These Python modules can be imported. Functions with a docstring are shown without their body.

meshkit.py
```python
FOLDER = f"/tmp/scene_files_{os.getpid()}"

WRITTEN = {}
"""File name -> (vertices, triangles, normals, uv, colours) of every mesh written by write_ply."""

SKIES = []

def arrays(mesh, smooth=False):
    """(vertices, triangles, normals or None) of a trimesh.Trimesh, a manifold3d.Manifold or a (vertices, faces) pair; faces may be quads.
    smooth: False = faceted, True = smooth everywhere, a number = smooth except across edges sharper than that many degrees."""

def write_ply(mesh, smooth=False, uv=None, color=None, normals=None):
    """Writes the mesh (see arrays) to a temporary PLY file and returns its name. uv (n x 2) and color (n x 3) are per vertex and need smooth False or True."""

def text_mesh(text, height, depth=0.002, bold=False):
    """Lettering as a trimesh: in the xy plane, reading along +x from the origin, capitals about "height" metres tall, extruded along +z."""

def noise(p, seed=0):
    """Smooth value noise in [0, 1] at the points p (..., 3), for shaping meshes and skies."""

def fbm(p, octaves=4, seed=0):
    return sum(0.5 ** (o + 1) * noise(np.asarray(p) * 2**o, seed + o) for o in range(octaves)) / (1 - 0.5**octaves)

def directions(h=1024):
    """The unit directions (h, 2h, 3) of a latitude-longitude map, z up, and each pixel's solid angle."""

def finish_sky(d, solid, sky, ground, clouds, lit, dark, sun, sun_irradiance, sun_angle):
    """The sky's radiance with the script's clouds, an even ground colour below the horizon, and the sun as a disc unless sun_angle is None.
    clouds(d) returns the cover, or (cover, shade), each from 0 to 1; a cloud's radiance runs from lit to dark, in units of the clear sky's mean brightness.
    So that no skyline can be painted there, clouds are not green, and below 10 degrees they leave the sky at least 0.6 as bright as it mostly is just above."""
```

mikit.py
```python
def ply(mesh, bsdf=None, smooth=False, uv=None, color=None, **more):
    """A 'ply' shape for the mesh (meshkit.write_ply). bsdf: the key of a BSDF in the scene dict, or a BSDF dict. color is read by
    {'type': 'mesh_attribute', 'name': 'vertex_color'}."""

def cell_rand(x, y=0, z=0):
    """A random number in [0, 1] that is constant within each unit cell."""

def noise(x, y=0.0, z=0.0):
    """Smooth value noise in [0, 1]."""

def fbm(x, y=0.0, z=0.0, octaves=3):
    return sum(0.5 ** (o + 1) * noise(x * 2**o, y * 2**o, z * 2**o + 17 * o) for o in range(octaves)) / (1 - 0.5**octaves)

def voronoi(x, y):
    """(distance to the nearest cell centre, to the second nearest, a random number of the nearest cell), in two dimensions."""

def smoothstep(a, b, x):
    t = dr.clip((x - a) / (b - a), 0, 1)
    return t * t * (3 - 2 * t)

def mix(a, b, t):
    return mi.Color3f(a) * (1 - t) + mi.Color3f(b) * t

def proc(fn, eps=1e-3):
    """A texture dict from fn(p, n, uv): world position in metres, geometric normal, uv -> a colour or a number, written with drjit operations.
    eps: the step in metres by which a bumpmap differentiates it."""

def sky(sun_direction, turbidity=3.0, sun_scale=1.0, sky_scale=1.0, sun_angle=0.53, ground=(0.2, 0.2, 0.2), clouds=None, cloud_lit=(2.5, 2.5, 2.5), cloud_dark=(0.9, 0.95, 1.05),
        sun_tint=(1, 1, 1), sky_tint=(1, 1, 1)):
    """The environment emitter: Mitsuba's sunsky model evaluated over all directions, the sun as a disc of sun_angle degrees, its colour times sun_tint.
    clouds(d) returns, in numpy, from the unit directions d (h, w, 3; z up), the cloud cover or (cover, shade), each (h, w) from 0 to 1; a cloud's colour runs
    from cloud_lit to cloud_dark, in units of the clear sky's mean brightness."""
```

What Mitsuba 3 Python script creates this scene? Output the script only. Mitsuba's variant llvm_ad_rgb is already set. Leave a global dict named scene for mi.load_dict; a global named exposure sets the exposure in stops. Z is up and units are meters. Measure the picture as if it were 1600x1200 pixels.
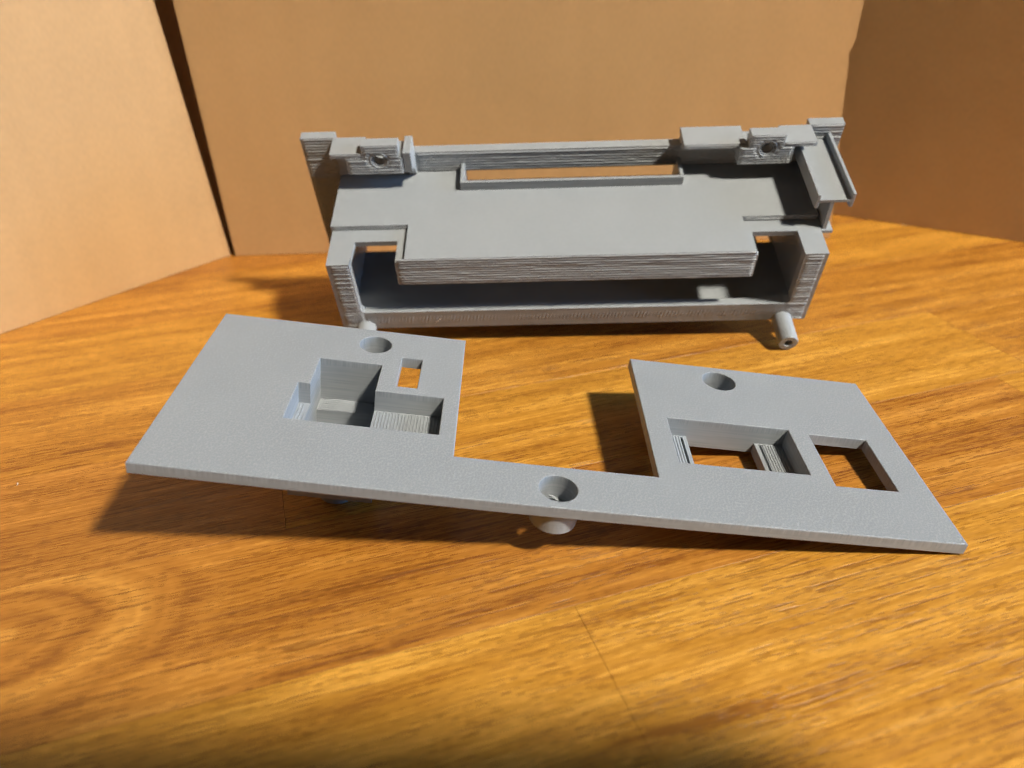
import math, random
import numpy as np
import trimesh, shapely
from shapely.geometry import Polygon
import manifold3d as m3
from manifold3d import Manifold, CrossSection
import drjit as dr
import mitsuba as mi
import mikit, meshkit

random.seed(7)
RNG = np.random.default_rng(7)
MM = 0.001
T = mi.ScalarTransform4f

# ------------------------------------------------------------------ camera, light, exposure
exposure = 0.0
CAM = np.array([0, 0, 101.654])
pitch, roll = 0.524905, -0.029689
FW = np.array([0, math.cos(pitch), -math.sin(pitch)])
R0 = np.array([1.0, 0, 0]); U0 = np.cross(R0, FW)
UP = -math.sin(roll) * R0 + math.cos(roll) * U0
scene, labels = {}, {}
scene['camera'] = {
    'type': 'thinlens', 'fov': 66.4461, 'fov_axis': 'x', 'aperture_radius': 0.92 * MM, 'focus_distance': 163 * MM,
    'near_clip': 0.001, 'far_clip': 30.0,
    'to_world': T().look_at(origin=(CAM * MM).tolist(), target=((CAM + 100 * FW) * MM).tolist(), up=UP.tolist())}

KEY_DIR = np.array([0.735, -0.55, 1.0]); KEY_DIR /= np.linalg.norm(KEY_DIR)
KEY_POS = np.array([0.01, 0.16, 0.01]) + 2.6 * KEY_DIR
KEY_R, KEY_RAD = 0.112, 970.0
scene['room_light'] = {'type': 'constant', 'radiance': {'type': 'rgb', 'value': [0.031, 0.032, 0.034]}}

# ------------------------------------------------------------------ poses of the two prints (millimetres, z up)
PROT = np.array([[0.988307, 0.015831, 0.151651], [-0.01006, 0.999199, -0.038744], [-0.152143, 0.036765, 0.987674]])
PT = np.array([-65.914, 108.9205, 25.58])
BROT = np.array([[0.999696, 0.021259, -0.01248], [-0.024389, 0.926531, -0.375427], [0.003582, 0.375618, 0.926768]])
BT = np.array([-47.0705, 200.4817, 5.24]); BK = 0.944926


def pose(rot, t, k=1.0):
    m = np.eye(4); m[:3, :3] = rot * k * MM; m[:3, 3] = t * MM
    return m


PLATE, BOX, WORLD = pose(PROT, PT), pose(BROT, BT, BK), pose(np.eye(3), np.zeros(3))


def local(p, m):
    'world point (m) -> local millimetres, for the procedural materials'
    i = np.linalg.inv(m)
    return [p.x * float(i[r, 0]) + p.y * float(i[r, 1]) + p.z * float(i[r, 2]) + float(i[r, 3]) for r in range(3)]


def localn(n, m):
    r = m[:3, :3] / np.linalg.norm(m[:3, 0])
    return [n.x * float(r[0, k]) + n.y * float(r[1, k]) + n.z * float(r[2, k]) for k in range(3)]


# ------------------------------------------------------------------ mesh helpers
def box(x0, x1, y0, y1, z0, z1, b=0.0):
    if b <= 0:
        return Manifold.cube([x1 - x0, y1 - y0, z1 - z0]).translate([x0, y0, z0])
    pts = []
    for (i, j, k) in ((b, b, 0), (b, 0, b), (0, b, b)):
        pts += [(x, y, z) for x in (x0 + i, x1 - i) for y in (y0 + j, y1 - j) for z in (z0 + k, z1 - k)]
    return Manifold.hull_points(np.array(pts))


def cyl(x, y, z0, z1, r, r1=None, n=64):
    return Manifold.cylinder(z1 - z0, r, r if r1 is None else r1, n).translate([x, y, z0])


def cyl_y(x, z, y0, y1, r, r1=None, n=48):
    'cylinder along y from y0 to y1'
    c = Manifold.cylinder(y1 - y0, r, r if r1 is None else r1, n)
    return c.rotate([-90, 0, 0]).translate([x, y0, z])


def ext(pts, z0, z1):
    return CrossSection([np.array(pts, float)]).extrude(z1 - z0).translate([0, 0, z0])


def ext_y(pts_xz, y0, y1):
    'polygon in (x, z) extruded along y'
    e = CrossSection([np.array([(x, -z) for x, z in pts_xz], float)[::-1]]).extrude(y1 - y0)   # extruded +z
    return e.rotate([-90, 0, 0]).translate([0, y0, 0])


def ring_area(r):
    x, y = r[:, 0], r[:, 1]
    return 0.5 * np.sum(x * np.roll(y, -1) - np.roll(x, -1) * y)


def inset(r, d):
    'mitred offset towards the material: outer rings anticlockwise, holes clockwise'
    a = r - np.roll(r, 1, 0); b = np.roll(r, -1, 0) - r
    a /= np.linalg.norm(a, axis=1)[:, None]; b /= np.linalg.norm(b, axis=1)[:, None]
    na, nb = np.c_[-a[:, 1], a[:, 0]], np.c_[-b[:, 1], b[:, 0]]
    m = na + nb
    return r + m * (d / (1 + np.sum(na * nb, 1)))[:, None]


def bevel_plate(outer, holes, z0, z1, b, seed=0, wob=0.0):
    'a flat part with its top and bottom edges broken by a bevel b'
    rings = [np.array(outer, float)] + [np.array(h, float) for h in holes]
    out = []
    for k, r in enumerate(rings):
        if (ring_area(r) > 0) != (k == 0):
            r = r[::-1]
        out.append(r)
    levels = [(z0, b), (z0 + b * 0.35, b * 0.3), (z0 + b, 0), (z1 - b, 0), (z1 - b * 0.35, b * 0.3), (z1, b)]
    V, F, n = [], [], 0
    for r in out:
        m = len(r)
        for z, d in levels:
            q = inset(r, d) if d and (r is out[0] or z > (z0 + z1) / 2) else r
            V.append(np.c_[q, np.full(m, z)])
        for l in range(len(levels) - 1):
            for i in range(m):
                j = (i + 1) % m
                a0, a1, b0, b1 = n + l * m + i, n + l * m + j, n + (l + 1) * m + i, n + (l + 1) * m + j
                F += [(a0, a1, b1), (a0, b1, b0)]
        n += m * len(levels)
    for top in (0, 1):
        rr = [inset(r, b) if top or r is out[0] else r for r in out]
        poly = Polygon(rr[0], rr[1:])
        v2, f2 = trimesh.creation.triangulate_polygon(poly, engine='earcut')
        z = z1 if top else z0
        t = f2
        for tri in t:
            a, c, d = v2[tri]
            up = (c[0] - a[0]) * (d[1] - a[1]) - (c[1] - a[1]) * (d[0] - a[0]) > 0
            F.append(tuple(tri + n) if up == bool(top) else tuple(tri[::-1] + n))
        V.append(np.c_[v2, np.full(len(v2), z)]); n += len(v2)
    mesh = trimesh.Trimesh(np.vstack(V), np.array(F), process=False)
    mesh.merge_vertices(digits_vertex=5)
    return mesh


def to_trimesh(m):
    if isinstance(m, Manifold):
        q = m.to_mesh()
        return trimesh.Trimesh(np.array(q.vert_properties[:, :3], float), np.array(q.tri_verts), process=False)
    return m


def warp(v):
    'the thin plate has sagged a little along its front edge'
    v = np.array(v, float)
    v[:, 2] -= 0.75 * np.sin(np.pi * np.clip(v[:, 0] / 150, 0, 1)) * np.clip(1 - v[:, 1] / 60, 0, 1)
    return v


def add(key, mesh, bsdf, pose_, smooth=30):
    ms = [to_trimesh(x) for x in (mesh if isinstance(mesh, list) else [mesh])]
    mesh = trimesh.util.concatenate(ms) if len(ms) > 1 else ms[0]
    v = (warp(mesh.vertices) if pose_ is PLATE else np.asarray(mesh.vertices)) @ pose_[:3, :3].T + pose_[:3, 3]
    scene[key] = mikit.ply(trimesh.Trimesh(v, mesh.faces, process=False), bsdf, smooth=smooth)
    return key


def tube(path, r, n=8):
    path = np.array(path, float); V, F = [], []
    for i, p in enumerate(path):
        d = path[min(i + 1, len(path) - 1)] - path[max(i - 1, 0)]; d /= np.linalg.norm(d)
        a = np.cross(d, [0.3, 0.2, 0.93]); a /= np.linalg.norm(a); c = np.cross(d, a)
        rr = r * (0.35 if i in (0, len(path) - 1) else 1.0)
        V += [p + rr * (math.cos(t) * a + math.sin(t) * c) for t in np.arange(n) * 2 * math.pi / n]
    for i in range(len(path) - 1):
        for j in range(n):
            k = (j + 1) % n
            F += [(i * n + j, i * n + k, (i + 1) * n + k), (i * n + j, (i + 1) * n + k, (i + 1) * n + j)]
    for e, s in ((0, 1), (len(path) - 1, -1)):
        V.append(path[e]); c = len(V) - 1
        F += [((c, e * n + (j + 1) % n, e * n + j) if s > 0 else (c, e * n + j, e * n + (j + 1) % n)) for j in range(n)]
    return trimesh.Trimesh(np.array(V), np.array(F), process=False)


# ------------------------------------------------------------------ materials
noise, fbm, sm = mikit.noise, mikit.fbm, mikit.smoothstep


def pla(name, m, base, bump, rough=0.42, scale=1e-3):
    'grey printed plastic; bump returns a height in millimetres'
    scene[name] = {'type': 'twosided', 'b': {'type': 'bumpmap', 'arbitrary': mikit.proc(bump, eps=4e-5), 'scale': scale, 'bsdf': {
        'type': 'principled', 'base_color': mikit.proc(base), 'roughness': rough, 'specular': 0.45}}}


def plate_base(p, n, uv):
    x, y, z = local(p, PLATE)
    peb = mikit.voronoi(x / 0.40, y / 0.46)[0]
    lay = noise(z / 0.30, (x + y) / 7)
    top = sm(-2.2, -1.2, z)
    v = 0.985 + 0.04 * noise(x / 9, y / 9, z / 3) + top * 0.26 * (peb - 0.45) + (1 - top) * 0.16 * (lay - 0.5)  # pebble speckle: light and shade of the relief put into the colour
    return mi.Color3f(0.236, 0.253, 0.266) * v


def plate_bump(p, n, uv):
    x, y, z = local(p, PLATE); nx, ny, nz = localn(n, PLATE)
    top = sm(0.6, 0.95, nz) * sm(-2.0, -1.2, z)
    pei = 0.13 * mikit.voronoi(x / 0.40, y / 0.46)[0]
    lay = 0.022 * noise(z / 0.17, (x + y) / 9) + 0.012 * noise(z / 0.3, (x - y) / 2.5, 4) + 0.006 * noise(x / 0.35, y / 0.35, z / 0.2)
    return top * pei + (1 - top) * lay


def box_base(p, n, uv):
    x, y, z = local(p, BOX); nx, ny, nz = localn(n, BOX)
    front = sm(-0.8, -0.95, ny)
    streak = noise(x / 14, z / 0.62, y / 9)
    v = 0.96 + 0.05 * noise(x / 11, y / 11, z / 5) + 0.04 * noise(x / 0.5, y / 0.5, z / 0.5) - front * (0.27 + 0.10 * sm(0.40, 0.75, streak))  # front faces: rough scarred tone plus groove shade put into the colour
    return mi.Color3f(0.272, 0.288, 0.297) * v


def box_bump(p, n, uv):
    x, y, z = local(p, BOX); nx, ny, nz = localn(n, BOX)
    front = sm(-0.7, -0.95, ny)
    w = z + 0.25 * noise(x / 7, z / 4, y)
    raster = 0.06 * noise(x / 12, w / 0.4, y / 3) + 0.02 * noise(x / 1.6, w / 0.45, 7)
    bar = sm(7.0, 6.4, z) * sm(0.5, 0.2, dr.abs(y))
    slant = x + 0.45 * z + 1.4 * noise(x / 6, z / 3, 1)
    barb = 0.03 * noise(slant / 1.1, z / 9, 3)
    leg = sm(1.0, 0.6, dr.abs(dr.abs(x - 68.5) - 65.4) - 2.6) * sm(0.5, 0.2, dr.abs(y)) * sm(6.6, 7.2, z)
    legb = 0.05 * noise(x / 4, z / 0.4, 4)
    rough = (1 - bar - leg) * raster + bar * barb + leg * legb
    fine = 0.006 * noise(y / 0.25, (x + z) / 8) + 0.004 * noise(x / 0.4, y / 0.4, z / 0.4)
    return front * rough + (1 - front) * fine


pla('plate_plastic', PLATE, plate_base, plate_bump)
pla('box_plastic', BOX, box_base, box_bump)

GR = 0.293917
CG, SG = math.cos(GR), math.sin(GR)
ROW = 37.6


def mikit_mix(a, b, t):
    return a * (1 - t) + b * t


def wood(name, seed, dark, mid, light, cath=None):
    'oiled butcher-block stave: growth figure along the grain, short dark pores'
    def coords(p):
        x, y = p.x / MM, p.y / MM
        return x * CG + y * SG, -x * SG + y * CG

    def flow(u, v):
        return v + 2.2 * noise(u / 60, v / 30, seed) + 0.5 * noise(u / 16, v / 6, seed + 2)

    def pores(u, vv):
        a = sm(0.74, 0.88, noise(u / 9, vv / 0.34, seed + 3)) * sm(0.40, 0.7, noise(u / 30, vv / 5, seed + 6))
        b = sm(0.66, 0.74, noise(u / 2.1, vv / 0.21, seed + 4)) * sm(0.2, 0.5, noise(u / 14, vv / 3, seed + 10))
        return a, b

    def fibre(u, vv):
        return noise(u / 13, vv / 0.34, seed + 11) * 0.38 + noise(u / 4.2, vv / 0.22, seed + 12) * 0.34 + noise(u / 1.3, vv / 0.42, seed + 15) * 0.28

    def color(p, n, uv):
        u, v = coords(p)
        vv = flow(u, v)
        a, b = pores(u, vv)
        band = noise(u / 48, vv / 2.6, seed + 1) * 0.65 + noise(u / 22, vv / 0.9, seed + 7) * 0.35
        blot = fbm(u / 22, v / 6, seed + 8)
        fib = fibre(u, vv)
        if cath:
            du, dv = (u - cath[0]) / 3.8, (v - cath[1]) / 2.3
            r = dr.sqrt(du * du + dv * dv + 1e-6) + 1.3 * noise(u / 12, v / 7, seed) + 0.25 * noise(u / 2, v / 1.2, seed + 9)
            ring = noise(r / 0.80, 0.5, seed + 5) * 0.75 + noise(r / 0.33, 0.5, seed + 6) * 0.25
            k = sm(13.0, 5.0, r)                      # the ring figure fades into straight grain
            t = mikit_mix(0.42 * band + 0.22 * blot + 0.44 * fib, 0.78 * ring + 0.10 * blot + 0.24 * fib, k) - 0.04
        else:
            t = 0.36 * band + 0.24 * blot + 0.50 * fib - 0.05
        c = mikit.mix(mi.Color3f(*dark), mi.Color3f(*mid), sm(0.22, 0.50, t))
        c = mikit.mix(c, mi.Color3f(*light), sm(0.46, 0.82, t))
        return mikit.mix(c, mi.Color3f(dark[0] * 0.62, dark[1] * 0.55, dark[2] * 0.6), 1 - (1 - 0.55 * a) * (1 - 0.40 * b))

    def bump(p, n, uv):
        u, v = coords(p)
        vv = flow(u, v)
        a, b = pores(u, vv)
        return -0.05 * a - 0.02 * b + 0.045 * fibre(u, vv)

    def rough(p, n, uv):
        u, v = coords(p)
        return 0.34 + 0.20 * noise(u / 6, v / 0.6, seed + 13)

    scene[name] = {'type': 'twosided', 'b': {'type': 'bumpmap', 'arbitrary': mikit.proc(bump, eps=8e-5), 'scale': 1e-3, 'bsdf': {
        'type': 'principled', 'base_color': mikit.proc(color), 'roughness': mikit.proc(rough), 'specular': 0.5, 'clearcoat': 0.15, 'clearcoat_gloss': 0.7}}}


WOODS = ['wood_amber', 'wood_honey', 'wood_brown', 'wood_swirl']
wood('wood_amber', 11, (0.218, 0.071, 0.0077), (0.387, 0.159, 0.0181), (0.582, 0.277, 0.0447))
wood('wood_honey', 37, (0.264, 0.095, 0.0103), (0.432, 0.191, 0.0206), (0.628, 0.312, 0.0499))
wood('wood_brown', 59, (0.191, 0.060, 0.0077), (0.328, 0.126, 0.0163), (0.501, 0.218, 0.0370))
wood('wood_swirl', 83, (0.191, 0.061, 0.0086), (0.364, 0.142, 0.0181), (0.546, 0.250, 0.0421), cath=(-58.0, 115.5))


def board(name, m, tint):
    def color(p, n, uv):
        x, y, z = p.x / MM, p.y / MM, p.z / MM
        f = fbm(x / 16, y / 16, z / 22)
        flute = noise((x + 0.6 * y) / 4.5, z / 160, 3)
        speck = noise(x / 0.7, y / 0.7, z / 1.4)
        v = 0.91 + 0.10 * f + 0.05 * flute + 0.08 * (speck - 0.5)
        return mi.Color3f(*tint) * v
    def bump(p, n, uv):
        x, y, z = p.x / MM, p.y / MM, p.z / MM
        return 0.10 * noise((x + 0.6 * y) / 5.0, z / 120, 3) + 0.02 * noise(x / 0.8, y / 0.8, z / 1.2) + 0.12 * fbm(x / 12, y / 12, z / 12)
    scene[name] = {'type': 'twosided', 'b': {'type': 'bumpmap', 'arbitrary': mikit.proc(bump, eps=2e-4), 'scale': 1e-3, 'bsdf': {
        'type': 'principled', 'base_color': mikit.proc(color), 'roughness': 0.62, 'specular': 0.35}}}


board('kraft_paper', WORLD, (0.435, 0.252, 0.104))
board('kraft_paper_lit', WORLD, (0.47, 0.285, 0.125))  # lit copy of the kraft colour: cool light painted into the left panel
scene['dark_gap'] = {'type': 'diffuse', 'reflectance': {'type': 'rgb', 'value': [0.05, 0.02, 0.006]}}
scene['lint_white'] = {'type': 'diffuse', 'reflectance': {'type': 'rgb', 'value': [0.75, 0.72, 0.68]}}

# ------------------------------------------------------------------ lights of the room
scene['desk_lamp'] = {'type': 'sphere', 'center': KEY_POS.tolist(), 'radius': KEY_R,
                      'emitter': {'type': 'area', 'radiance': {'type': 'rgb', 'value': [KEY_RAD * c for c in (1.0, 0.93, 0.80)]}}}
labels['desk_lamp'] = {'label': 'small round warm lamp bulb above the table, right of the camera', 'category': 'lamp'}
WIN = np.array([1.62, -0.02, 0.36])
scene['window'] = {'type': 'rectangle', 'to_world': T().look_at(origin=WIN.tolist(), target=[0, 0.18, 0.03], up=[0, 0, 1]) @ T().scale([0.45, 0.40, 1]),
                   'emitter': {'type': 'area', 'radiance': {'type': 'rgb', 'value': [3.4, 6.6, 11.8]}}}
labels['window'] = {'label': 'daylit window pane far off to the right of the table', 'category': 'window'}

# ------------------------------------------------------------------ table: butcher-block staves
add('tabletop', box(-420, 560, -160, 620, -30, -1.2), 'dark_gap', WORLD)
labels['tabletop'] = {'label': 'oiled butcher-block wooden tabletop of glued staves', 'category': 'tabletop', 'kind': 'structure'}
ROWS = {-1: [-260, -60, 150], 0: [-200, -30, 190], 1: [-170, 37.7, 260], 2: [-150, 168, 330], 3: [-190, -8.8, 180.8, 380], 4: [-100, 120, 300],
        5: [-160, 40, 262], 6: [-90, 150, 330], 7: [-120, 90, 280]}
TONE = {(1, 0): 0, (1, 1): 1, (1, 2): 1, (1, 3): 0, (2, 0): 3, (2, 1): 3, (2, 2): 1, (3, 0): 2, (3, 1): 2, (3, 2): 1, (3, 3): 0, (4, 0): 0, (4, 1): 0, (4, 2): 0, (0, 1): 2, (0, 2): 1, (0, 0): 1}
for row, cuts in ROWS.items():
    v0 = 16.0 + ROW * row
    edges = [-330] + cuts + [430]
    for i in range(len(edges) - 1):
        u0, u1 = edges[i], edges[i + 1]
        key = 'tabletop__stave' if 'tabletop__stave' not in scene else f"tabletop__stave_{sum(k.startswith('tabletop__stave') for k in scene):03d}"
        # world rotation about z
        m = WORLD.copy(); m[:3, :3] = np.array([[CG, -SG, 0], [SG, CG, 0], [0, 0, 1]]) * MM
        tone = TONE.get((row, i), (row * 2 + i * 3) % 3)
        dz = 0.0
        b = box(u0 + 0.035, u1 - 0.035, v0 + 0.02, v0 + ROW - 0.02, -4, dz, 0.03)
        add(key, b, WOODS[tone], m, smooth=False)

# ------------------------------------------------------------------ cardboard walls behind
def sheet(path_bottom, path_top, thick, z0, z1, side=1):
    'corrugated sheet: two liners with the fluted core between them; paths are (x, y) of the front face'
    pb, pt = np.array(path_bottom, float), np.array(path_top, float)

    def nrm(p):
        t = np.gradient(p, axis=0); t /= np.linalg.norm(t, axis=1)[:, None]
        return np.c_[-t[:, 1], t[:, 0]] * side

    def slab(a, b):
        V, F, n = [], [], len(pb)
        for z, p in ((z0, pb), (z1, pt)):
            for d in (a, b):
                V.append(np.c_[p + nrm(p) * d, np.full(n, z)])
        V = np.vstack(V)
        A, B, C, D = 0, n, 2 * n, 3 * n     # front-bottom, back-bottom, front-top, back-top
        def quad(i, j, k, l): F.extend([(i, j, k), (i, k, l)])
        for i in range(n - 1):
            quad(A + i, A + i + 1, C + i + 1, C + i); quad(B + i + 1, B + i, D + i, D + i + 1)
            quad(C + i, C + i + 1, D + i + 1, D + i); quad(B + i, B + i + 1, A + i + 1, A + i)
        quad(B, A, C, D); quad(A + n - 1, B + n - 1, D + n - 1, C + n - 1)
        m = trimesh.Trimesh(V, np.array(F), process=False); m.fix_normals()
        return m
    return slab


def dense(path, step=1.0):
    path = np.array(path, float); out = [path[0]]
    for a, b in zip(path[:-1], path[1:]):
        n = max(1, int(np.linalg.norm(b - a) / step))
        out += [a + (b - a) * (i + 1) / n for i in range(n)]
    return np.array(out)


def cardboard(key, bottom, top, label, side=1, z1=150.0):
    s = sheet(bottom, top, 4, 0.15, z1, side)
    add(key + '__liner', s(0, 0.5), 'kraft_paper_lit', WORLD, smooth=False)
    add(key + '__liner_001', s(3.1, 3.6), 'kraft_paper_lit', WORLD, smooth=False)
    add(key + '__fluted_core', s(0.9, 2.7), 'kraft_paper_lit', WORLD, smooth=False)
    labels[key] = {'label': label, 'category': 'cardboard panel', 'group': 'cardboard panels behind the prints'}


# left: bends at a crease close to its right edge
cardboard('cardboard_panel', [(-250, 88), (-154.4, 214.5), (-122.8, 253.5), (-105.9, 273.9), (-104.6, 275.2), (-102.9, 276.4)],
          [(-262, 80), (-164, 203), (-132, 242.5), (-114.9, 262.5), (-113.7, 264.0), (-111.0, 266.6)], 'brown cardboard panel on the left, extra light put into its colour, brightest of the three')


def cut_sheet(key, outline_xz, y0, y1, m, label):
    mesh = [ext_y(outline_xz, a, b) for a, b in ((y0, y0 + 0.5), (y0 + 3.1, y0 + 3.6))]
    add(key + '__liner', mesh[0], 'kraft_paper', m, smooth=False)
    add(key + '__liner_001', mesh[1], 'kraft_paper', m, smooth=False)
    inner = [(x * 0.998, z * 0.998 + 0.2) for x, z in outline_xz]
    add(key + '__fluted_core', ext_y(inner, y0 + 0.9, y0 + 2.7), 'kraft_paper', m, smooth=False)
    labels[key] = {'label': label, 'category': 'cardboard panel', 'group': 'cardboard panels behind the prints'}


torn = [(119.3, 0.2), (118.4, 16), (115.8, 44.2), (115.2, 54), (114.9, 61), (114.3, 64.2), (115.2, 66), (115.8, 68.2), (116.0, 74), (116.3, 80), (117.2, 104), (118, 150)]
cut_sheet('cardboard_panel_001', [(-101.1, 0.2)] + torn + [(-105.5, 150), (-103.6, 85.6)], 276.3, 279.9, WORLD, 'middle cardboard panel straight behind the housing, with a torn right edge')
d = np.array([185.63 - 132.79, 266.13 - 301.85]); d /= np.linalg.norm(d)
mr = np.eye(4); mr[:3, :3] = np.array([[d[0], -d[1], 0], [d[1], d[0], 0], [0, 0, 1]]) * MM; mr[:3, 3] = np.array([132.79, 301.85, 0]) * MM
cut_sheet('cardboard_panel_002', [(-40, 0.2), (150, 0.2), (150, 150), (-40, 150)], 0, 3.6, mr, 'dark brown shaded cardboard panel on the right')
cut_sheet('cardboard_panel_003', [(-220, 0.2), (-30, 0.2), (-30, 150), (-220, 150)], 286, 290, WORLD, 'added cardboard sheet that keeps the gap between left and middle panels dark')  # added backing sheet, placed so the gap shows dark

# ------------------------------------------------------------------ front plate
def circle(x, y, r, n=56):
    t = np.arange(n) * 2 * math.pi / n
    return np.c_[x + r * np.cos(t), y + r * np.sin(t)]


PT_T = 2.5
outer = [(0, 0), (150, 0), (150, 55.25), (94.3, 55.25), (94.3, 11.55), (55.2, 11.55), (55.2, 55.25), (0, 55.25)]
pocket = [(22.15, 17.7), (51.85, 17.7), (51.85, 30.35), (37.75, 30.35), (37.75, 40.5), (24.55, 40.5), (24.55, 30.3), (22.15, 30.3)]
slot = [(41.7, 32.9), (46.1, 32.9), (46.1, 44.4), (41.7, 44.4)]
keyst = [(99.4, 16.8), (125.9, 16.8), (125.9, 32.0), (99.4, 32.0)]
win = [(130.2, 14.0), (142.8, 14.0), (142.8, 31.0), (130.2, 31.0)]
HOLES = [(35.2, 48.7, 3.5), (114.6, 49.3, 3.8), (74.7, 5.3, 3.55)]
panel = bevel_plate(outer, [pocket, slot, keyst, win] + [circle(*h) for h in HOLES], -PT_T, 0, 0.22)
vs, fs = trimesh.remesh.subdivide_to_size(panel.vertices, panel.faces, 7.0)
panel = trimesh.Trimesh(vs, fs, process=False); panel.merge_vertices(digits_vertex=5)
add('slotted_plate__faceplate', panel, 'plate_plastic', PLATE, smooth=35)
labels['slotted_plate'] = {'label': 'flat light grey printed plate with a wide notch and several cut-outs, lying tilted in front', 'category': 'plastic plate'}


def tub(poly_in, wall, z0, z1, floor=None):
    'open tube below an opening; floor = z of the top of its bottom'
    c = CrossSection([np.array(poly_in, float)])
    o = c.offset(wall, m3.JoinType.Miter)
    t = o.extrude(z1 - z0).translate([0, 0, z0])
    return t - (c.extrude(100).translate([0, 0, floor]) if floor is not None else c.extrude(100).translate([0, 0, z0 - 1]))


TOPZ = -PT_T - 0.003
rb = [(37.75, 17.7), (51.85, 17.7), (51.85, 30.35), (37.75, 30.35)]
deep = [(24.55, 17.7), (37.75, 17.7), (37.75, 40.5), (24.55, 40.5)]
ln = [(22.15, 17.7), (24.55, 17.7), (24.55, 30.3), (22.15, 30.3)]
o_rb = box(36, 53.85, 15.7, 32.35, -6.8, TOPZ); o_dp = box(23.0, 39.75, 15.7, 42.5, -17.4, TOPZ); o_ln = box(20.15, 26, 15.7, 32.3, -6.8, TOPZ)
well = (o_rb + o_dp + o_ln) - box(37.0, 51.85, 17.7, 30.35, -5.0, 5) - box(24.55, 37.75, 17.7, 40.5, -10.5, 5) - box(22.15, 25, 17.7, 30.3, -5.0, 5) - box(24.55, 37.75, 17.7, 36.2, -16.2, 5)
add('slotted_plate__connector_well', well, 'plate_plastic', PLATE, smooth=False)


def beads(x0, x1, y0, y1, z, pitch, r, turn=True):
    xs = np.arange(x0 + pitch / 2, x1 - pitch / 4, pitch); path, parts = [], []
    for i, x in enumerate(xs):
        z_ = z - 0.14
        a, b = (y0 + r, y1 - r) if i % 2 == 0 else (y1 - r, y0 + r)
        e = 0.12 * RNG.random()
        path += [(x, a + (e if a < b else -e), z_), (x, 0.5 * (a + b), z_ + 0.03 * RNG.random()), (x, b - (e if a < b else -e), z_)]
    return tube(path, r, 8)


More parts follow.
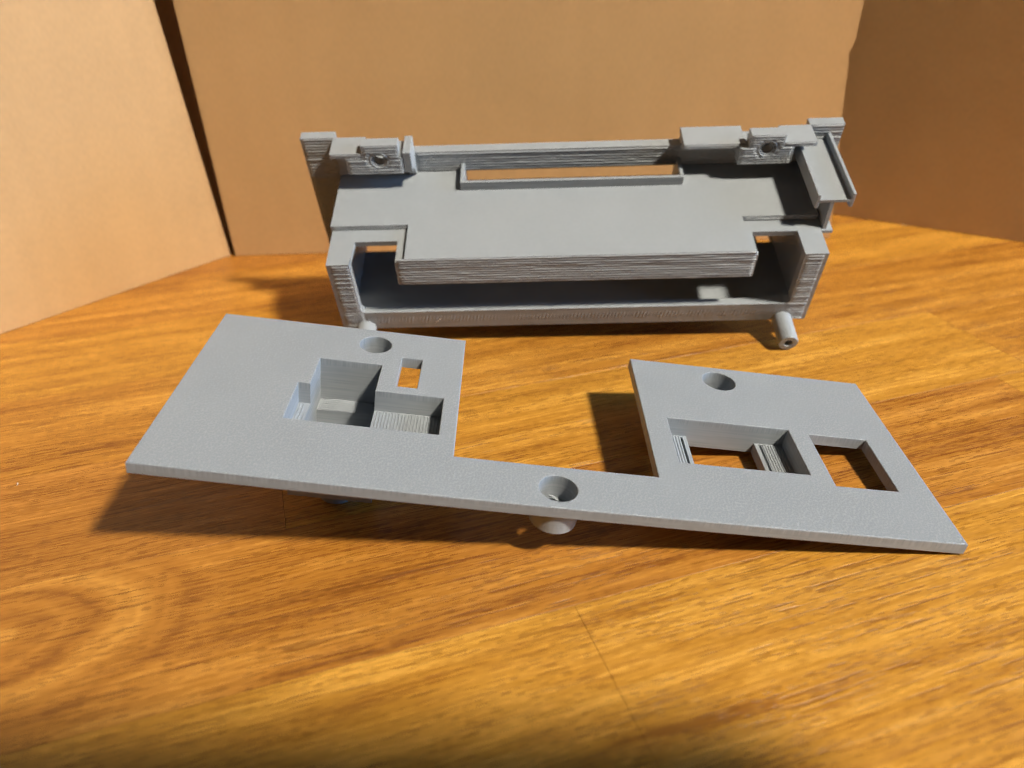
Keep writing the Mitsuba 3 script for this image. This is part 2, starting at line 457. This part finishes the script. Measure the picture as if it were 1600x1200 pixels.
add('slotted_plate__connector_well__infill_lines', [beads(38.2, 51.6, 17.9, 30.1, -5.0, 0.66, 0.26), beads(22.3, 24.5, 17.9, 30.1, -5.0, 0.72, 0.26)],
    'plate_plastic', PLATE, smooth=50)
labels['slotted_plate__connector_well__infill_lines'] = {'kind': 'stuff'}
ledge = [tube([(24.7, y, -10.5 + 0.08 * RNG.random()), (29, y + 0.1, -10.45), (33, y - 0.1, -10.5), (37.6, y, -10.5)], 0.33, 8) for y in np.arange(36.5, 40.4, 0.75)]
add('slotted_plate__connector_well__ledge_lines', ledge, 'plate_plastic', PLATE, smooth=50)
labels['slotted_plate__connector_well__ledge_lines'] = {'kind': 'stuff'}
foot = cyl(31.7, 22.3, -21.05, -17.35, 3.9)
add('slotted_plate__connector_well__foot', foot, 'plate_plastic', PLATE, smooth=40)

kb = box(97.4, 127.9, 14.8, 34.0, -6.9, TOPZ) - box(99.4, 125.9, 16.8, 32.0, -4.45, 5) - box(104.6, 119.7, 16.8, 32.0, -9, 5) - box(103.2, 103.75, 17.3, 31.6, -5.6, 5) - box(120.6, 121.15, 17.3, 31.6, -5.6, 5)
add('slotted_plate__socket_frame', kb, 'plate_plastic', PLATE, smooth=False)
add('slotted_plate__socket_frame__ledge_lines', [beads(99.5, 103.1, 16.9, 31.9, -4.38, 0.62, 0.24), beads(121.2, 125.8, 16.9, 31.9, -4.38, 0.62, 0.24)], 'plate_plastic', PLATE, smooth=50)
labels['slotted_plate__socket_frame__ledge_lines'] = {'kind': 'stuff'}
sl = tub(slot, 1.2, -3.4, TOPZ)

for i, ((x, y, r), zb, zf) in enumerate(zip(HOLES, (-12.0, -9.0, -7.0), (-11.0, -8.0, -5.4))):
    b = cyl(x, y, zb, TOPZ, r + 0.95) - cyl(x, y, zf, 3, r) - cyl(x, y, zb - 2, 3, 1.6)
    k = 'slotted_plate__screw_boss' + (f'_{i:03d}' if i else '')
    add(k, b, 'plate_plastic', PLATE, smooth=40)

bits = [tube([(74.2 + 0.5 * math.cos(q) * k, 7.6 + 0.4 * k, -5.1 + 0.5 * (k % 2)), (74.9 + 0.6 * math.sin(q), 7.2 + 0.5 * k, -4.9), (75.6, 7.5 + 0.35 * k, -5.1)], 0.22, 6) for k, q in enumerate((0.3, 1.4, 2.2, 3.9))]
add('slotted_plate__screw_boss_002__loose_strands', bits, 'plate_plastic', PLATE, smooth=60)
labels['slotted_plate__screw_boss_002__loose_strands'] = {'kind': 'stuff'}

# ------------------------------------------------------------------ the open housing behind
H, SH = 25.93, 27.5
frame = ext_y([(0, 0), (137, 0), (137, H), (130.6, H), (130.9, 7.6), (129.6, 6.7), (7.3, 6.7), (6.3, 7.6), (6.3, H), (0, H)], 0, 2.6)
chamf = ext([(-1, -1), (1.0, -1), (-1, 1.0)], -1, 30) + ext([(138, -1), (138, 1.0), (136, -1)], -1, 30)
frame = frame - chamf.translate([0, 0, 0])
side = box(0, 3.1, 2.5, 38.4, 0, H) + box(133.9, 137, 2.5, 38.4, 0, H)
top_pl = ext([(0, 2.5), (6.4, 2.5), (6.4, 0.02), (6.4, 0.02), (6.9, 9.2), (19.0, 9.2), (19.0, 0), (117.9, 0), (117.9, 9.4), (130.5, 9.4), (130.6, 2.5), (137, 2.5), (137, 38.4), (0, 38.4)], 24.35, H)
tongue = box(19.0, 117.9, 0, 16, 18.0, H)
shelf = box(-0.3, 137, 14.2, 38.4, H - 0.5, SH, 0.0) + box(21.8, 115.8, 0.0, 14.6, H - 0.5, SH)
floor = box(0, 137, 0.1, 38.4, 0, 1.6)
hole = box(37.3, 100.4, 30.0, 38.5, 20, 30)
slots = box(2.8, 13.3, 31.9, 38.5, -1, 1.8) + box(128.9, 133.6, 31.9, 38.5, -1, 1.8)
body = frame + side + top_pl + tongue + shelf + floor - hole - slots - chamf
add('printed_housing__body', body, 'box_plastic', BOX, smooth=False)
labels['printed_housing'] = {'label': 'open light grey printed housing with stepped shelf and screw lugs, tipped forward behind the plate', 'category': 'plastic housing'}

bp = ext_y([(-10, -21.4), (147, -22.0), (147, 40), (137, 40), (137, 34.3), (0, 34.3), (0, 40), (-10, 40)], 38.3, 41.5)
bp = bp - box(37.3, 100.4, 37, 43, 21.5, 27.45) - box(1.0, 14.5, 37, 43, -10, 0.4) - box(127, 136.5, 37, 43, -10, 0.4)
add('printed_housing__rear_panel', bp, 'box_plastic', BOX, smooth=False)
rim = box(36.2, 37.25, 28.8, 38.25, SH - 0.2, 30.35, 0.12) + box(36.2, 101.2, 28.8, 29.75, SH - 0.2, 30.35, 0.12) + box(100.15, 101.2, 28.8, 38.25, SH - 0.2, 30.35, 0.12)
add('printed_housing__slot_rim', rim, 'box_plastic', BOX, smooth=False)

B_ = 0.15
YB = 38.55
lugL = box(4.0, 20.2, 30.3, 33.9, 33.0, 38.4, B_) + box(8.9, 19.5, 30.3, 33.9, 34, 42.6, B_) + box(4.2, 20.0, 33.5, YB, 33.1, 38.3) - box(9.4, 18.6, 33.9, 37.3, 34.2, 50)
lugL = lugL + box(-0.4, 9.2, 30.4, YB, 38.4, 40, B_) + box(-0.3, 4.4, 36.9, YB, 28, 38.6) + ext_y([(4.3, 36.2), (4.3, 38.6), (1.9, 38.6), (3.3, 37.8)], 30.6, YB)
lugL = lugL - cyl_y(13.6, 37.6, 30, 35, 1.7) - cyl_y(13.6, 37.6, 29.9, 31.2, 2.6, 2.3)
add('printed_housing__screw_lug', lugL, 'box_plastic', BOX, smooth=False)
gus = box(20.5, 22.8, 30.3, YB, 33.3, 40, B_) + Manifold.hull_points(np.array([(x, y, z) for x in (20.6, 22.7) for y, z in ((33, 33.6), (37, 27.7), (38.4, 27.7), (38.4, 33.6))]))
add('printed_housing__gusset', gus, 'box_plastic', BOX, smooth=False)
lugR = box(116.1, 131.3, 30.3, 33.9, 32.8, 38.4, B_) + box(118.4, 128.2, 30.3, 33.9, 34, 42.6, B_) + box(116.3, 131.1, 33.5, YB, 32.9, 38.3) - box(119.2, 127.6, 33.9, 37.3, 34.2, 50)
lugR = lugR + box(128.0, 137.3, 30.4, YB, 38.4, 40, B_) + box(131, 136, 36.9, YB, 29, 38.6)
lugR = lugR - cyl_y(123.7, 38.0, 30, 35, 1.7) - cyl_y(123.7, 38.0, 29.9, 31.2, 2.6, 2.3)
add('printed_housing__screw_lug_001', lugR, 'box_plastic', BOX, smooth=False)
tab = box(100.4, 117.9, 32.1, 40.7, 37.15, 38.8, B_) + box(100.8, 117.3, 37.6, 41.2, 34.0, 37.3)
add('printed_housing__tab', tab, 'box_plastic', BOX, smooth=False)
rail = box(133.6, 143.4, 10.6, 38.35, 34.6, 35.4) + box(133.5, 134.4, 10.6, 38.35, 32.7, 37.1, 0.1) + box(142.7, 143.6, 10.6, 38.35, 32.9, 37.4, 0.1)
web = Manifold.hull_points(np.array([(x, y, z) for x in (137.6, 138.6) for y, z in ((10.9, 34.8), (38.3, 34.8), (38.3, 24), (10.2, 25.4))]))
foot_ = box(136.2, 140.4, 9.6, 38.3, 24.6, 25.6, 0.1)
add('printed_housing__cable_rail', rail + web + foot_, 'box_plastic', BOX, smooth=False)
for i, x in enumerate((7.0, 130.0)):
    p = cyl_y(x, 0.6, -9.75, 1.5, 2.8) + cyl_y(x, 0.6, -10.0, -9.75, 2.6, 2.8)
    p = p - cyl_y(x, 0.6, -11, -4, 1.15) - cyl_y(x, 0.6, -10.4, -9.3, 1.5, 1.0)
    add('printed_housing__standoff' + ('_001' if i else ''), p, 'box_plastic', BOX, smooth=40)


def print_lines(x0, x1, z0, z1, y, pitch=0.86, r=0.44, depth=0.16, skip=None, seed=0):
    'raster of extruded lines along x on a face that looks towards -y; depth = how far the line axes sit behind the face'
    g = np.random.default_rng(seed); out = []
    for z in np.arange(z0 + r * 0.8, z1 - r * 0.4, pitch):
        xs = np.arange(x0 + 0.15, x1 - 0.1, 1.1 if x1 - x0 > 30 else 0.7); xs = np.append(xs, x1 - 0.12)
        ph = 100 * g.random()
        q = np.c_[xs / 5.0 + ph, np.full(len(xs), z / 0.9), np.full(len(xs), seed + 0.5)]
        dy = 0.20 * (meshkit.noise(q, seed) - 0.5) + 0.05 * (g.random(len(xs)) - 0.5) + 0.13 * (g.random() - 0.5)
        dz = 0.10 * (meshkit.noise(q + 31.7, seed) - 0.5) + 0.05 * (g.random() - 0.5)
        pts = np.c_[xs, y + depth + dy, z + dz]
        run = []
        for p in pts:
            if skip and math.hypot(p[0] - skip[0], p[2] - skip[1]) < skip[2]:
                if len(run) > 1: out.append(tube(run, r, 6))
                run = []
            else:
                run.append(p)
        if len(run) > 1: out.append(tube(run, r, 6))
    return trimesh.util.concatenate(out)


def ring_line(x, z, y, rad, r, seed):
    g = np.random.default_rng(seed); t = np.linspace(0.2, 6.3, 22)
    return tube(np.c_[x + (rad + 0.03 * g.standard_normal(22)) * np.cos(t), y + 0.04 * g.standard_normal(22), z + (rad + 0.03 * g.standard_normal(22)) * np.sin(t)], r, 6)


def add_lines(key, meshes):
    add(key + '__print_lines', meshes, 'box_plastic', BOX, smooth=60)
    labels[key + '__print_lines'] = {'kind': 'stuff'}


bar_lines = []
g = np.random.default_rng(5)
for x in np.arange(7.5, 130, 1.02):
    n1 = float(meshkit.noise(np.array([x / 2.3, 0.5, 0.5]), 4)); n2 = float(meshkit.noise(np.array([x / 6.1, 2.5, 0.5]), 9))
    lean = 1.0 + 1.6 * n2; dpt = 0.42 + 0.26 * (n1 - 0.5) + 0.05 * g.random()
    bar_lines.append(tube([(x - lean * 0.5, dpt, 0.5), (x - lean * 0.1, dpt - 0.06 * g.random(), 2.4), (x + lean * 0.25, dpt - 0.03, 4.4), (x + lean * 0.5, dpt, 6.3)], 0.56, 6))
add_lines('printed_housing__body', [print_lines(19.1, 117.8, 18.0, 27.5, 0.0, seed=3), print_lines(0.9, 6.2, 7.4, 25.9, 0.0, 0.86, 0.44, 0.16, seed=4),
                                    print_lines(130.8, 136.1, 7.4, 25.9, 0.0, 0.86, 0.44, 0.16, seed=5), print_lines(0.9, 7.2, 0.2, 7.2, 0.0, seed=8), print_lines(130.0, 136.1, 0.2, 7.2, 0.0, seed=9),
                                    print_lines(0, 21.6, 26.1, 27.5, 14.2, 0.6, 0.33, seed=6), print_lines(116, 136.8, 26.1, 27.5, 14.2, 0.6, 0.33, seed=7)] + bar_lines)
add_lines('printed_housing__rear_panel', [print_lines(23, 137, 27.7, 34.25, 38.3, 0.9, 0.46, seed=11), print_lines(-9.9, -0.1, -18, 40, 38.3, 0.95, 0.48, 0.18, seed=12), print_lines(137.5, 146.9, 20, 40, 38.3, 0.95, 0.48, seed=13)])
add_lines('printed_housing__screw_lug', [print_lines(4.2, 20.0, 33.1, 38.3, 30.3, 0.8, 0.42, 0.14, (13.6, 37.6, 2.6), 14), print_lines(9.1, 19.3, 38.4, 42.5, 30.3, 0.8, 0.42, 0.14, (13.6, 37.6, 2.6), 15),
                                         print_lines(-0.3, 8.8, 38.5, 39.95, 30.4, 0.6, 0.33, seed=16), ring_line(13.6, 37.6, 30.42, 2.5, 0.34, 1), ring_line(13.6, 37.6, 30.7, 1.95, 0.28, 2)])
add_lines('printed_housing__screw_lug_001', [print_lines(116.3, 131.1, 32.9, 38.3, 30.3, 0.8, 0.42, 0.14, (123.7, 38.0, 2.6), 17), print_lines(118.6, 128.0, 38.4, 42.5, 30.3, 0.8, 0.42, 0.14, (123.7, 38.0, 2.6), 18),
                                             print_lines(128.2, 137.1, 38.5, 39.95, 30.4, 0.6, 0.33, seed=19), ring_line(123.7, 38.0, 30.42, 2.5, 0.34, 3), ring_line(123.7, 38.0, 30.7, 1.95, 0.28, 4)])
add_lines('printed_housing__tab', [print_lines(100.5, 117.8, 37.2, 38.75, 32.1, 0.6, 0.33, seed=20)])

# ------------------------------------------------------------------ the phone that takes the picture (its shadow falls across the near table)
PH = np.eye(4)
PH[:3, 0], PH[:3, 1], PH[:3, 2] = R0 * math.cos(roll) + U0 * math.sin(roll), UP, -FW     # x right, y up, z back from the lens
PH[:3, :3] *= MM; PH[:3, 3] = CAM * MM
scene['phone_metal'] = {'type': 'twosided', 'b': {'type': 'principled', 'base_color': {'type': 'rgb', 'value': [0.05, 0.05, 0.055]}, 'roughness': 0.4, 'metallic': 0.3}}
sq = CrossSection.square([126, 52], True).offset(10, m3.JoinType.Round, 2, 48)
add('phone__case', sq.extrude(7.6).translate([54, -4.5, 3.4]), 'phone_metal', PH)
add('phone__camera_bump', CrossSection.square([26, 26], True).offset(4, m3.JoinType.Round, 2, 32).extrude(1.6).translate([4, -4, 1.8]), 'phone_metal', PH)
labels['phone'] = {'label': 'dark phone held level behind the viewpoint, its shadow on the near table edge', 'category': 'phone'}

# ------------------------------------------------------------------ lint
def fibre_bit(key, x, y, z, size, label, seed):
    g = np.random.default_rng(seed); t = np.linspace(0, 1, 9)
    add(key, tube(np.c_[x + size * (t - 0.5) + 0.25 * size * np.sin(5 * t), y + size * 0.5 * np.sin(3.4 * t + seed), z + 0.10 + 0.3 * size * t * (1 - t)], 0.07, 6), 'lint_white', WORLD, smooth=60)
    labels[key] = {'label': label, 'category': 'lint'}


fibre_bit('lint_fibre', -108.5, 138.2, 0.0, 0.8, 'white lint fibre on the table at the far left', 1)
fibre_bit('lint_fibre_001', 151.2, 286.2, 0.6, 1.3, 'pale lint fibre at the foot of the dark right cardboard panel', 2)
add('printed_housing__body__loose_strand', tube([(27.6, -0.3, 2.3), (28.4, -0.8, 3.2), (29.3, -0.5, 4.0), (29.6, -0.9, 4.9)], 0.13, 6), 'lint_white', BOX, smooth=60)
